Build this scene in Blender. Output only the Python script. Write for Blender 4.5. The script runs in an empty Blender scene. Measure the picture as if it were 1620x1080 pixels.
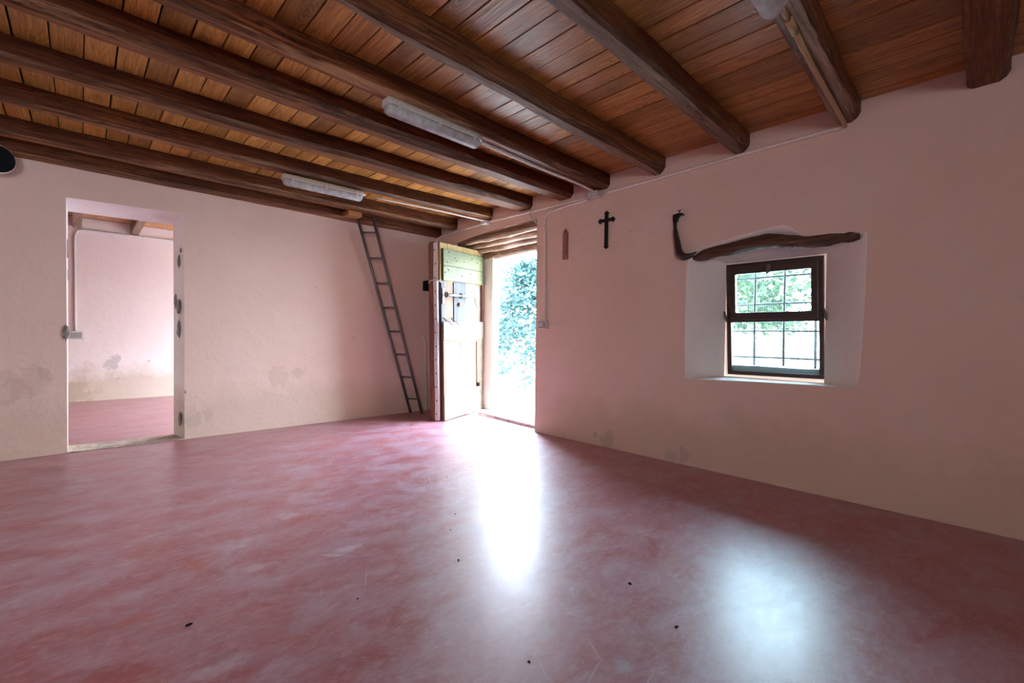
import bpy, bmesh, math, random
from mathutils import Vector, Matrix, noise
random.seed(7)
sc = bpy.context.scene
C = sc.collection

# ------------------------------------------------------------------ camera
F_PX = 714.3
cam_d = bpy.data.cameras.new('camera'); cam = bpy.data.objects.new('camera', cam_d); C.objects.link(cam)
cam_d.sensor_width = 36.0; cam_d.lens = F_PX / 1620 * 36.0
cam_d.clip_start = 0.02; cam_d.clip_end = 200
X = Vector((747, -3, -F_PX)).normalized(); Y = Vector((-683, 18, -F_PX)); Y = (Y - X * Y.dot(X)).normalized(); Z = X.cross(Y)
cam.matrix_world = Matrix.Translation((0, 0, 1.0)) @ Matrix((X, Y, Z)).to_4x4()
sc.camera = cam

# ------------------------------------------------------------------ sky and daylight
SKY = 85.0
w = bpy.data.worlds.new('sky'); sc.world = w; w.use_nodes = True
nt = w.node_tree; nt.nodes.clear()
wo = nt.nodes.new('ShaderNodeOutputWorld'); bg = nt.nodes.new('ShaderNodeBackground')
tc = nt.nodes.new('ShaderNodeTexCoord'); sx = nt.nodes.new('ShaderNodeSeparateXYZ'); rp = nt.nodes.new('ShaderNodeValToRGB')
nt.links.new(tc.outputs['Generated'], sx.inputs[0]); nt.links.new(sx.outputs['Z'], rp.inputs[0])
rp.color_ramp.elements[0].position = 0.0; rp.color_ramp.elements[0].color = (0.86, 0.94, 1.0, 1)
rp.color_ramp.elements[1].position = 0.9; rp.color_ramp.elements[1].color = (0.46, 0.69, 1.0, 1)
nt.links.new(rp.outputs[0], bg.inputs[0]); bg.inputs[1].default_value = SKY
nt.links.new(bg.outputs[0], wo.inputs[0])

def portal(name, loc, direction, sx_, sy_):
    l = bpy.data.lights.new(name, 'AREA'); l.shape = 'RECTANGLE'; l.size = sx_; l.size_y = sy_
    l.cycles.is_portal = True
    o = bpy.data.objects.new(name, l); C.objects.link(o); o.location = loc
    o.rotation_euler = Vector(direction).to_track_quat('-Z', 'Y').to_euler()
    return o
portal('door_daylight', (4.00, 3.9, 1.1), (-1, 0, 0), 1.25, 2.3)
portal('window_daylight', (4.00, 1.14, 1.25), (-1, 0, 0), 1.1, 1.05)
portal('rear_fill_daylight', (-2.3, -2.72, 1.42), (0, 1, 0), .9, .85)  # unseen rear opening, added to fill the room with light
portal('far_room_daylight', (3.9, 7.05, 1.1), (-1, 0, 0), 2.6, 2.1)

sc.view_settings.view_transform = 'Standard'; sc.view_settings.look = 'None'
sc.view_settings.gamma = 1.0; sc.view_settings.use_curve_mapping = False
sc.view_settings.exposure = -0.50
sc.cycles.use_denoising = True
try: sc.cycles.denoiser = 'OPENIMAGEDENOISE'
except Exception: pass
sc.cycles.max_bounces = 12; sc.cycles.diffuse_bounces = 8; sc.cycles.glossy_bounces = 5
sc.cycles.transmission_bounces = 8; sc.cycles.transparent_max_bounces = 12
sc.cycles.sample_clamp_indirect = 12.0
sc.cycles.caustics_reflective = False; sc.cycles.caustics_refractive = False

# ------------------------------------------------------------------ materials
class NT:
    def __init__(s, name):
        s.m = bpy.data.materials.new(name); s.m.use_nodes = True; s.t = s.m.node_tree
        s.b = s.t.nodes['Principled BSDF']; s.out = s.t.nodes['Material Output']
        s.co = s.t.nodes.new('ShaderNodeTexCoord').outputs['Object']
    def n(s, k, **kw):
        x = s.t.nodes.new(k)
        for a, v in kw.items(): setattr(x, a, v)
        return x
    def l(s, a, b): s.t.links.new(a, b)
    def mapping(s, scale=(1, 1, 1), rot=(0, 0, 0), src=None):
        m = s.n('ShaderNodeMapping'); s.l(src or s.co, m.inputs[0]); m.inputs['Scale'].default_value = scale
        m.inputs['Rotation'].default_value = rot; return m.outputs[0]
    def noise(s, scale, detail=4, rough=.55, dist=0, src=None):
        x = s.n('ShaderNodeTexNoise'); s.l(src or s.co, x.inputs['Vector'])
        x.inputs['Scale'].default_value = scale; x.inputs['Detail'].default_value = detail
        x.inputs['Roughness'].default_value = rough; x.inputs['Distortion'].default_value = dist
        return x.outputs['Fac']
    def ramp(s, src, stops):
        r = s.n('ShaderNodeValToRGB'); s.l(src, r.inputs[0]); e = r.color_ramp.elements
        while len(e) < len(stops): e.new(0.5)
        for i, (p, c) in enumerate(stops):
            e[i].position = p; e[i].color = (c, c, c, 1) if isinstance(c, (int, float)) else (*c, 1)
        return r.outputs[0]
    def mix(s, f, a, b, mode='MIX'):
        x = s.n('ShaderNodeMix', data_type='RGBA', blend_type=mode)
        for i, v in ((0, f), (6, a), (7, b)):
            if isinstance(v, bpy.types.NodeSocket): s.l(v, x.inputs[i])
            elif i == 0: x.inputs[0].default_value = v
            else: x.inputs[i].default_value = (*v, 1)
        return x.outputs[2]
    def math(s, op, a, b=0.0, clamp=False):
        x = s.n('ShaderNodeMath', operation=op, use_clamp=clamp)
        for i, v in ((0, a), (1, b)):
            if isinstance(v, bpy.types.NodeSocket): s.l(v, x.inputs[i])
            else: x.inputs[i].default_value = v
        return x.outputs[0]
    def col(s, v):
        if isinstance(v, bpy.types.NodeSocket): s.l(v, s.b.inputs['Base Color'])
        else: s.b.inputs['Base Color'].default_value = (*v, 1)
    def rough(s, v):
        if isinstance(v, bpy.types.NodeSocket): s.l(v, s.b.inputs['Roughness'])
        else: s.b.inputs['Roughness'].default_value = v
    def bump(s, h, strength=.3, dist=.01):
        x = s.n('ShaderNodeBump'); x.inputs['Strength'].default_value = strength; x.inputs['Distance'].default_value = dist
        s.l(h, x.inputs['Height']); s.l(x.outputs[0], s.b.inputs['Normal'])
    def set(s, **kw):
        for k, v in kw.items(): s.b.inputs[k.replace('_', ' ')].default_value = v
        return s

def place(g, col, patches, sc=7.0, amp=.30, soft=.14):
    """stains of ragged outline at given places: (x, y, z, (rx, ry, rz), colour, amount)"""
    if not patches: return col
    nz = g.n('ShaderNodeTexNoise'); g.l(g.co, nz.inputs['Vector']); nz.inputs['Scale'].default_value = sc; nz.inputs['Detail'].default_value = 7; nz.inputs['Roughness'].default_value = .68
    sb = g.n('ShaderNodeVectorMath', operation='SUBTRACT'); g.l(nz.outputs['Color'], sb.inputs[0]); sb.inputs[1].default_value = (.5, .5, .5)
    for (px, py, pz, rad, pc, amt) in patches:
        if not isinstance(rad, tuple): rad = (rad, rad, rad)
        m_ = (rad[0] * rad[1] * rad[2]) ** (1 / 3)
        s1 = g.n('ShaderNodeVectorMath', operation='SUBTRACT'); g.l(g.co, s1.inputs[0]); s1.inputs[1].default_value = (px, py, pz)
        s2 = g.n('ShaderNodeVectorMath', operation='DIVIDE'); g.l(s1.outputs[0], s2.inputs[0]); s2.inputs[1].default_value = rad
        s3 = g.n('ShaderNodeVectorMath', operation='SCALE'); g.l(sb.outputs[0], s3.inputs[0]); s3.inputs['Scale'].default_value = 4.2
        s4 = g.n('ShaderNodeVectorMath', operation='ADD'); g.l(s2.outputs[0], s4.inputs[0]); g.l(s3.outputs[0], s4.inputs[1])
        ln = g.n('ShaderNodeVectorMath', operation='LENGTH'); g.l(s4.outputs[0], ln.inputs[0])
        col = g.mix(g.math('MULTIPLY', g.ramp(g.math('MULTIPLY', ln.outputs['Value'], .5), [(.5 - soft / 2, 1), (.5 + soft / 2, 0)]), amt), col, pc)
    return col
def plaster(name, c1, c2, dirt=(.42, .33, .20), dirt_amt=.35, patches=()):
    g = NT(name)
    col = g.mix(g.ramp(g.noise(.9, 5), [(.35, 0), (.65, 1)]), c1, c2)
    col = g.mix(g.math('MULTIPLY', g.ramp(g.noise(7, 6, .7), [(.55, 0), (.75, 1)]), .22), col, tuple(c * .72 for c in c1))
    col = place(g, col, patches)
    sz = g.n('ShaderNodeSeparateXYZ'); g.l(g.co, sz.inputs[0])
    h = g.math('ADD', sz.outputs['Z'], g.math('MULTIPLY', g.noise(3, 6, .7), -.55))
    d = g.math('MULTIPLY', g.ramp(h, [(0.0, 1), (.22, 0)]), dirt_amt)
    col = g.mix(d, col, dirt)
    # small pits and specks
    v = g.n('ShaderNodeTexVoronoi'); g.l(g.co, v.inputs['Vector']); v.inputs['Scale'].default_value = 5.5
    sp = g.math('MULTIPLY', g.ramp(v.outputs['Distance'], [(.028, 1), (.05, 0)]), g.ramp(g.noise(2.3, 2), [(.52, 0), (.6, 1)]))
    col = g.mix(g.math('MULTIPLY', sp, .6), col, (.2, .15, .13))
    g.col(col); g.rough(.85)
    hh = g.math('ADD', g.noise(11, 6, .6), g.math('MULTIPLY', g.noise(90, 3), .25))
    g.bump(hh, .45, .012)
    return g.m
M = {}
tanp = (.48, .34, .27); gry = (.34, .33, .31)
M['plaster'] = plaster('pink_lime_plaster', (.75, .575, .50), (.72, .525, .445), patches=[
    (-.30, 5.13, .60, .12, tanp, .30), (-.39, 5.13, .53, .10, tanp, .30), (-.20, 5.13, .66, .05, tanp, .4), (1.52, 5.13, .53, .10, tanp, .3), (1.70, 5.13, .58, .07, tanp, .35),
    (.76, 5.13, .17, .07, gry, .35), (.90, 5.13, .19, .05, gry, .3), (2.33, 5.13, .95, .03, tanp, .3),
    (3.472, 2.33, .07, .09, gry, .5), (3.472, 2.50, .10, .03, gry, .6), (3.472, 1.62, .08, .06, gry, .5), (3.472, 1.75, .05, .05, gry, .4)])
M['plaster_far'] = plaster('pale_plaster', (.82, .78, .77), (.80, .74, .73), dirt_amt=.6, patches=[(.34, 8.72, .53, .09, gry, .5), (-.02, 8.72, .08, .16, (.35, .30, .20), .5), (.75, 8.72, .55, .02, tanp, .5), (.4, 8.72, .3, .02, tanp, .5)])
M['reveal'] = plaster('white_plaster', (.88, .83, .80), (.85, .79, .75), dirt_amt=0)
M['outer'] = plaster('outside_render', (.62, .60, .56), (.55, .52, .48))

def wood(name, dark, mid, light, axis, rough=.5, scale=1.0, island=0.0, spec=.35, contour=0.0, cracks=0.0, knots=0.0, gd=1.2):
    g = NT(name)
    s = [48, 48, 48]; s[axis] = 2.0
    src = g.co
    if island:
        geo = g.n('ShaderNodeNewGeometry'); off = g.n('ShaderNodeCombineXYZ')
        r = g.math('MULTIPLY', geo.outputs['Random Per Island'], 37.0)
        for i in range(3): g.l(r, off.inputs[i])
        ad = g.n('ShaderNodeVectorMath', operation='ADD'); g.l(g.co, ad.inputs[0]); g.l(off.outputs[0], ad.inputs[1]); src = ad.outputs[0]
    mp = g.mapping(tuple(v * scale for v in s), src=src)
    n1 = g.noise(1, 5, .6, gd, src=mp)
    col = g.ramp(n1, [(.25, dark), (.5, mid), (.75, light)])
    s2 = [3, 3, 3]; s2[axis] = .6
    blotch = g.noise(1.0, 4, .6, .3, src=g.mapping(tuple(s2), src=src))
    col = g.mix(g.ramp(blotch, [(.35, .55), (.65, 0)]), col, tuple(c * .55 for c in dark), 'MIX')
    if contour:
        s4 = [7, 7, 7]; s4[axis] = .9
        lo = g.noise(1.0, 1.5, .4, .35, src=g.mapping(tuple(s4), src=src))
        fr_ = g.math('FRACT', g.math('MULTIPLY', lo, 22.0))
        col = g.mix(g.math('MULTIPLY', g.ramp(fr_, [(0, 0), (.55, .15), (.9, 1), (1, 0)]), contour), col, tuple(c * .6 for c in dark))
    fine = g.noise(1.0, 6, .75, src=g.mapping(tuple(3.2 * v if i != axis else 2.0 * v for i, v in enumerate(s)), src=src))
    col = g.mix(g.math('MULTIPLY', g.ramp(fine, [(.40, 1), (.52, 0)]), .45), col, tuple(c * .6 for c in dark))
    if cracks:
        s5 = [16, 16, 16]; s5[axis] = .8
        cn_ = g.noise(1.0, 5, .6, .3, src=g.mapping(tuple(s5), src=src))
        ck = g.ramp(g.math('ABSOLUTE', g.math('SUBTRACT', cn_, .5)), [(.004, 1), (.010, 0)])
        ck = g.math('MULTIPLY', ck, g.ramp(blotch, [(.48, 0), (.54, 1)]))
        col = g.mix(g.math('MULTIPLY', ck, .85), col, (.01, .005, .004))
        pale = g.noise(1.0, 6, .7, .5, src=g.mapping(tuple(v * .35 for v in s5), src=src))
        col = g.mix(g.math('MULTIPLY', g.ramp(pale, [(.58, 0), (.66, 1)]), cracks), col, tuple(min(1, c * 1.5 + .05) for c in light))
    if knots:
        v = g.n('ShaderNodeTexVoronoi'); s3 = [8, 8, 8]; s3[axis] = 2.6
        g.l(g.mapping(tuple(s3), src=src), v.inputs['Vector']); v.inputs['Scale'].default_value = 1.0
        rings = g.ramp(g.math('FRACT', g.math('MULTIPLY', v.outputs['Distance'], 9.0)), [(.2, .0), (.6, 1.0)])
        near = g.ramp(v.outputs['Distance'], [(.08, 1), (.34, 0)])
        col = g.mix(g.math('MULTIPLY', g.math('MULTIPLY', near, rings), knots), col, tuple(c * .5 for c in dark))
    if island:
        hue = g.n('ShaderNodeHueSaturation'); g.l(col, hue.inputs['Color'])
        g.l(g.math('ADD', g.math('MULTIPLY', geo.outputs['Random Per Island'], island), 1 - island / 2), hue.inputs['Value'])
        col = hue.outputs[0]
    g.col(col); g.rough(rough); g.set(Specular_IOR_Level=spec)
    hh = g.math('ADD', n1, g.math('MULTIPLY', g.noise(60, 4, .6), .25))
    g.bump(hh, .5, .006)
    return g.m
M['beam'] = wood('dark_stained_beam', (.030, .009, .004), (.125, .034, .011), (.27, .085, .026), 0, .55, gd=1.4, contour=.3, spec=.16, cracks=.35)
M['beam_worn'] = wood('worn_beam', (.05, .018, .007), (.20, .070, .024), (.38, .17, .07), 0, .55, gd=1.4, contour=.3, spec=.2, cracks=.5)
M['beam_under_lit'] = wood('lit_worn_beam_underside', (.07, .022, .008), (.235, .078, .026), (.40, .165, .065), 0, .55, gd=1.4, contour=.3, spec=.2, cracks=.3)  # worn wood, also lightened to paint in the light the undersides catch
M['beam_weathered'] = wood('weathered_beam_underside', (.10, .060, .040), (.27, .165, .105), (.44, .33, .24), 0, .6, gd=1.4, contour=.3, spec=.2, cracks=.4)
M['beam_wane'] = wood('rough_waney_edge', (.022, .010, .007), (.13, .048, .020), (.36, .19, .09), 0, .6, .35, gd=3.0, spec=.25, cracks=.5)
M['lintel_dark'] = wood('dark_lintel_wood', (.03, .012, .008), (.13, .055, .03), (.30, .16, .10), 1, .6, cracks=.4)
M['beam_y'] = wood('rough_lintel_wood', (.05, .022, .014), (.27, .14, .085), (.55, .38, .26), 1, .6)
M['boards'] = wood('stained_larch_boards', (.25, .086, .018), (.54, .225, .052), (.70, .36, .105), 1, .36, .8, island=.5, knots=.8, gd=1.4, contour=.5, spec=.35)
M['old_grey'] = wood('weathered_grey_board', (.02, .02, .022), (.07, .068, .075), (.15, .15, .165), 2, .7, 1.4)
M['old_warm'] = wood('old_pine_board', (.06, .03, .015), (.17, .09, .05), (.28, .18, .12), 2, .7, 1.4)
M['door_green'] = wood('green_washed_board', (.045, .05, .02), (.115, .125, .052), (.20, .21, .10), 0, .6, 1.2)
M['door_pale'] = wood('pale_washed_board', (.12, .08, .05), (.23, .175, .125), (.34, .28, .22), 0, .6, 1.2)
M['door_yellow'] = wood('yellow_pine_board', (.20, .12, .04), (.36, .23, .08), (.50, .35, .15), 2, .6, 1.4)
M['door_back'] = wood('red_brown_board', (.12, .045, .025), (.30, .12, .075), (.44, .22, .15), 2, .6, 1.2)
M['block'] = wood('orange_block', (.22, .08, .02), (.42, .18, .06), (.55, .28, .11), 0, .5)

def simple(name, c, rough=.5, metal=0, **kw):
    g = NT(name); nn = g.noise(35, 4)
    g.col(g.mix(g.ramp(nn, [(.3, 0), (.7, 1)]), tuple(x * .82 for x in c), c)); g.rough(rough); g.set(Metallic=metal, **kw)
    g.bump(nn, .12, .002)
    return g.m
M['conduit'] = simple('painted_conduit', (.86, .74, .70), .4)
M['brass'] = simple('varnished_tan_pipe', (.42, .27, .14), .28)
M['white_metal'] = simple('white_metal_strip', (.86, .86, .88), .4)
M['grey_plastic'] = simple('grey_plastic', (.60, .59, .56), .4)
M['switch_grey'] = simple('grey_switch_plastic', (.34, .34, .35), .35)
M['switch_pale'] = simple('pale_rocker', (.62, .60, .58), .35)
M['iron'] = simple('black_iron', (.022, .022, .026), .42, .6)
M['iron_rust'] = simple('rusted_iron', (.20, .10, .06), .6, .4)
M['steel'] = simple('dull_steel', (.16, .155, .16), .42, .6)
M['black'] = simple('black_paint', (.006, .006, .007), .9, Specular_IOR_Level=.1)
M['leather'] = simple('dark_polished_horn', (.045, .026, .022), .35)
M['brown_frame'] = simple('brown_frame_paint', (.055, .032, .027), .38)
M['cream'] = simple('cream_enamel', (.60, .55, .45), .4)
M['plaque'] = simple('reddish_plaque', (.40, .17, .14), .5)
M['plaque_mark'] = simple('plaque_marks', (.12, .04, .04), .5)
M['stone'] = simple('grey_rubble_stone', (.26, .25, .235), .9)
M['screw'] = simple('screw_head', (.05, .05, .06), .4, .5)
M['tube_white'] = simple('white_lamp_tube', (.80, .82, .82), .3)
M['reflector'] = simple('white_reflector', (.85, .87, .87), .5)

def floor_mat():
    g = NT('red_painted_concrete')
    big = g.noise(.8, 5, .6, .3)
    col = g.ramp(big, [(.3, (.36, .064, .064)), (.55, (.31, .050, .058)), (.75, (.41, .10, .09))])
    # dusty bluish scuffs stretched across
    m1 = g.mapping((2.2, 3.6, 1), (0, 0, math.radians(22)))
    s1 = g.ramp(g.noise(1.6, 9, .68, .5, src=m1), [(.36, 0), (.76, 1)])
    col = g.mix(g.math('MULTIPLY', s1, .72), col, (.47, .385, .48))
    m2 = g.mapping((9, 17, 1), (0, 0, math.radians(35)))
    s2 = g.ramp(g.noise(1.0, 8, .7, .8, src=m2), [(.52, 0), (.70, 1)])
    col = g.mix(g.math('MULTIPLY', s2, .35), col, (.55, .45, .50))
    s3 = g.ramp(g.noise(3.3, 6, .6, .2), [(.68, 0), (.73, 1)])
    col = g.mix(g.math('MULTIPLY', s3, .55), col, (.58, .55, .62))
    s4 = g.ramp(g.noise(2.7, 5, .5, 1.5, src=g.mapping((1, 1, 1), (0, 0, 1.1))), [(.30, 1), (.34, 0)])
    col = g.mix(g.math('MULTIPLY', s4, .25), col, (.40, .080, .05))
    # scratches
    for ang, sc_, seed in ((.5, 1.6, 0), (-.7, 1.2, 9), (1.3, 1.9, 4)):
        wv = g.n('ShaderNodeTexWave'); g.l(g.mapping((sc_, sc_, 1), (0, 0, ang)), wv.inputs['Vector'])
        wv.inputs['Scale'].default_value = 1.1; wv.inputs['Distortion'].default_value = 3.5; wv.inputs['Detail'].default_value = 1.5
        wv.inputs['Detail Scale'].default_value = .7; wv.inputs['Phase Offset'].default_value = seed
        ln = g.ramp(wv.outputs['Fac'], [(.9994, 0), (1.0, 1)])
        br = g.ramp(g.noise(1.7 + ang * .2, 2), [(.62, 0), (.66, 1)])
        col = g.mix(g.math('MULTIPLY', g.math('MULTIPLY', ln, br), .3), col, (.68, .60, .66))
    g.col(col)
    fine = g.noise(26, 9, .75, .6, src=g.mapping((1, 1.8, 1), (0, 0, .5)))
    col = g.mix(g.math('MULTIPLY', g.ramp(fine, [(.50, 0), (.66, 1)]), .30), col, (.52, .42, .48))
    col = g.mix(g.math('MULTIPLY', g.ramp(g.noise(19, 8, .75, .4), [(.34, 1), (.46, 0)]), .35), col, (.24, .030, .026))
    wh = (.62, .60, .66); rd = (.40, .055, .035)
    col = place(g, col, [(.887, 2.03, 0, (.06, .025, .05), wh, .45), (.56, 2.42, 0, (.07, .05, .06), wh, .26), (.83, 2.62, 0, (.05, .04, .05), wh, .26), (.30, 1.55, 0, (.05, .04, .05), wh, .26), (.55, 2.12, 0, (.06, .03, .05), wh, .26),
                         (.16, 2.02, 0, (.05, .035, .05), rd, .6), (.36, 2.30, 0, (.03, .06, .05), rd, .7), (2.2, .42, 0, (.10, .05, .05), wh, .3), (1.2, .75, 0, (.03, .03, .05), (.40, .45, .52), .4), (1.9, 1.75, 0, (.16, .05, .1), wh, .3)], sc=14, soft=.45)
    g.col(col)
    rr = g.math('ADD', .42, g.math('MULTIPLY', g.math('ADD', s1, s2), .10))
    g.rough(rr); g.set(Specular_IOR_Level=.95, Coat_Weight=.45)
    g.l(g.math('ADD', .20, g.math('MULTIPLY', fine, .20)), g.b.inputs['Coat Roughness'])
    g.bump(g.math('ADD', g.noise(2.2, 4), g.math('MULTIPLY', g.noise(45, 5, .7), .12)), .16, .02)
    return g.m
M['floor'] = floor_mat()
g = NT('pale_gravel_ground'); g.col(g.mix(g.noise(6, 6, .7), (.42, .40, .35), (.60, .57, .50))); g.rough(.95); M['ground'] = g.m
g = NT('threshold_stone'); g.col(g.mix(g.ramp(g.noise(9, 6, .7), [(.4, 0), (.6, 1)]), (.30, .23, .19), (.52, .45, .38))); g.rough(.85)
g.bump(g.noise(20, 6, .7), .8, .02); M['sill_stone'] = g.m

def leaf_mat(name, a, b):
    g = NT(name); geo = g.n('ShaderNodeNewGeometry')
    c = g.mix(geo.outputs['Random Per Island'], a, b)
    g.col(c); g.rough(.6)
    tr = g.n('ShaderNodeBsdfTranslucent'); g.l(c, tr.inputs[0])
    mx = g.n('ShaderNodeMixShader'); mx.inputs[0].default_value = .3
    g.l(g.b.outputs[0], mx.inputs[1]); g.l(tr.outputs[0], mx.inputs[2]); g.l(mx.outputs[0], g.out.inputs[0])
    return g.m
M['leaf_blue'] = leaf_mat('blue_green_needles', (.014, .042, .040), (.055, .115, .105))
M['leaf_green'] = leaf_mat('bright_green_leaves', (.010, .028, .008), (.040, .075, .022))

def glass(name, tint=(1, 1, 1), dust=.06, rough=.0, dcol=(.6, .66, .68)):
    g = NT(name)
    g.t.nodes.remove(g.b)
    tp = g.n('ShaderNodeBsdfTransparent'); tp.inputs[0].default_value = (*tint, 1)
    gl = g.n('ShaderNodeBsdfGlossy'); gl.inputs['Roughness'].default_value = .03 + rough
    df = g.n('ShaderNodeBsdfDiffuse'); df.inputs[0].default_value = (*dcol, 1)
    fr = g.n('ShaderNodeFresnel'); fr.inputs[0].default_value = 1.45
    m1 = g.n('ShaderNodeMixShader'); g.l(fr.outputs[0], m1.inputs[0]); g.l(tp.outputs[0], m1.inputs[1]); g.l(gl.outputs[0], m1.inputs[2])
    m2 = g.n('ShaderNodeMixShader'); g.l(g.math('MULTIPLY', g.ramp(g.noise(14, 6, .7), [(.3, .4), (.8, 1)]), dust), m2.inputs[0])
    g.l(m1.outputs[0], m2.inputs[1]); g.l(df.outputs[0], m2.inputs[2]); g.l(m2.outputs[0], g.out.inputs[0])
    return g.m
M['pane'] = glass('dusty_window_glass', (.86, .97, .96), .10)
M['diffuser'] = glass('clear_ribbed_plastic', (.95, .97, .97), .62, .12, (.82, .86, .86))

# ------------------------------------------------------------------ mesh helpers
def bx(bm, lo, hi, mat=None, mi=0):
    vs = [bm.verts.new(Vector((x, y, z)) if mat is None else mat @ Vector((x, y, z))) for x in (lo[0], hi[0]) for y in (lo[1], hi[1]) for z in (lo[2], hi[2])]
    for q in ((0, 1, 3, 2), (4, 6, 7, 5), (0, 4, 5, 1), (2, 3, 7, 6), (0, 2, 6, 4), (1, 5, 7, 3)):
        f = bm.faces.new([vs[i] for i in q]); f.material_index = mi
    return vs
def prism(bm, pts, d, mi=0):
    """closed polygon pts (Vectors) extruded by vector d"""
    a = [bm.verts.new(p) for p in pts]; b = [bm.verts.new(Vector(p) + Vector(d)) for p in pts]
    n = len(pts)
    f = bm.faces.new(a); f.material_index = mi; f = bm.faces.new(b[::-1]); f.material_index = mi
    for i in range(n):
        f = bm.faces.new((a[i], b[i], b[(i + 1) % n], a[(i + 1) % n])); f.material_index = mi
def sweep(bm, path, section, up=(0, 0, 1), cap=True, mi=0):
    """section(i) gives points (side, up) around the path point i"""
    path = [Vector(p) for p in path]; n = len(path); rings = []; up = Vector(up)
    for i, p in enumerate(path):
        t = (path[min(i + 1, n - 1)] - path[max(i - 1, 0)]).normalized()
        s = t.cross(up)
        if s.length < 1e-3: s = t.cross(Vector((1, 0, 0)))
        s.normalize(); u = s.cross(t).normalized()
        rings.append([bm.verts.new(p + s * a + u * b) for a, b in section(i)])
    m = len(rings[0])
    for i in range(n - 1):
        for k in range(m):
            f = bm.faces.new((rings[i][k], rings[i][(k + 1) % m], rings[i + 1][(k + 1) % m], rings[i + 1][k])); f.smooth = True; f.material_index = mi
    if cap:
        f = bm.faces.new(rings[0][::-1]); f.material_index = mi; f = bm.faces.new(rings[-1]); f.material_index = mi
def circ(r, n=12, e=1.0): return [(math.cos(2 * math.pi * k / n) * r, math.sin(2 * math.pi * k / n) * r * e) for k in range(n)]
def tube(bm, path, r, n=12, up=(0, 0, 1), mi=0):
    rr = r if isinstance(r, (list, tuple)) else [r] * len(path)
    sweep(bm, path, lambda i: circ(rr[i], n), up, mi=mi)
def smooth_path(pts, k=6):
    pts = [Vector(p) for p in pts]; out = []
    for i in range(len(pts) - 1):
        p0 = pts[max(i - 1, 0)]; p1 = pts[i]; p2 = pts[i + 1]; p3 = pts[min(i + 2, len(pts) - 1)]
        for j in range(k):
            t = j / k
            out.append(.5 * ((2 * p1) + (p2 - p0) * t + (2 * p0 - 5 * p1 + 4 * p2 - p3) * t * t + (3 * p1 - p0 - 3 * p2 + p3) * t ** 3))
    out.append(pts[-1]); return out
def lathe(bm, prof, origin, axis, n=24, mi=0):
    axis = Vector(axis).normalized(); q = axis.to_track_quat('Z', 'Y'); o = Vector(origin); rings = []
    for r, h in prof:
        rings.append([bm.verts.new(o + q @ Vector((math.cos(2 * math.pi * k / n) * r, math.sin(2 * math.pi * k / n) * r, h))) for k in range(n)])
    for i in range(len(rings) - 1):
        for k in range(n):
            f = bm.faces.new((rings[i][k], rings[i][(k + 1) % n], rings[i + 1][(k + 1) % n], rings[i + 1][k])); f.smooth = True; f.material_index = mi
    f = bm.faces.new(rings[0][::-1]); f.material_index = mi; f = bm.faces.new(rings[-1]); f.material_index = mi
def blob(bm, c, r, seed, n=2, amp=.3):
    """irregular lump; r = radii"""
    g = bmesh.ops.create_icosphere(bm, subdivisions=n, radius=1.0)
    for v in g['verts']:
        k = 1 + amp * noise.noise(v.co * 1.7 + Vector((seed * 3.1, seed, 0)))
        v.co = Vector(c) + Vector((v.co.x * r[0] * k, v.co.y * r[1] * k, v.co.z * r[2] * k))

def obj(name, bm, m, parent=None, base=None, bevel=0.0, segs=2, smooth=False):
    """one mesh object; world-space geometry is shifted to the parent's base"""
    if base is not None:
        bmesh.ops.translate(bm, verts=bm.verts, vec=-Vector(base))
    bmesh.ops.recalc_face_normals(bm, faces=bm.faces)
    me = bpy.data.meshes.new(name); bm.to_mesh(me); bm.free()
    for k in (m if isinstance(m, (list, tuple)) else [m]): me.materials.append(M[k])
    o = bpy.data.objects.new(name, me); C.objects.link(o)
    if parent: o.parent = parent
    if bevel:
        b = o.modifiers.new('bevel', 'BEVEL'); b.width = bevel; b.segments = segs; b.limit_method = 'ANGLE'; b.angle_limit = math.radians(40)
    if smooth:
        for p in me.polygons: p.use_smooth = True
    return o
def tag(o, label, cat, group=None, kind=None):
    o['label'] = label; o['category'] = cat
    if group: o['group'] = group
    if kind: o['kind'] = kind
    return o
def thing(name, label, cat, loc=(0, 0, 0), group=None, kind=None):
    o = bpy.data.objects.new(name, None); C.objects.link(o); o.location = loc; o.empty_display_size = .1
    return tag(o, label, cat, group, kind)
def fill_poly(bm, loops, mi=0):
    """flat face with holes from closed loops"""
    edges = []
    allv = []
    for lp in loops:
        vs = [bm.verts.new(p) for p in lp]; allv.append(vs)
        for i in range(len(vs)): edges.append(bm.edges.new((vs[i], vs[(i + 1) % len(vs)])))
    r = bmesh.ops.triangle_fill(bm, use_beauty=True, use_dissolve=False, edges=edges)
    for f in r['geom']:
        if isinstance(f, bmesh.types.BMFace): f.material_index = mi
    return allv
def loft(bm, a, b, mi=0, smooth=True, closed=True):
    A = [v if isinstance(v, bmesh.types.BMVert) else bm.verts.new(v) for v in a]
    B = [v if isinstance(v, bmesh.types.BMVert) else bm.verts.new(v) for v in b]
    n = len(A)
    for i in range(n if closed else n - 1):
        f = bm.faces.new((A[i], A[(i + 1) % n], B[(i + 1) % n], B[i])); f.material_index = mi; f.smooth = smooth
    return B

# ------------------------------------------------------------------ room dimensions
W = 3.472; L = 5.13; H = 2.483; XB = -3.0; YB = -2.6; XO = 3.98; LT = .26; YF = 8.72; HF = 2.56

# floor
bm = bmesh.new(); bx(bm, (XB, YB, -.12), (3.62, YF, 0))
tag(obj('floor', bm, 'floor'), 'glossy red painted concrete floor, scuffed and dusty', 'floor', kind='structure')

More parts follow.
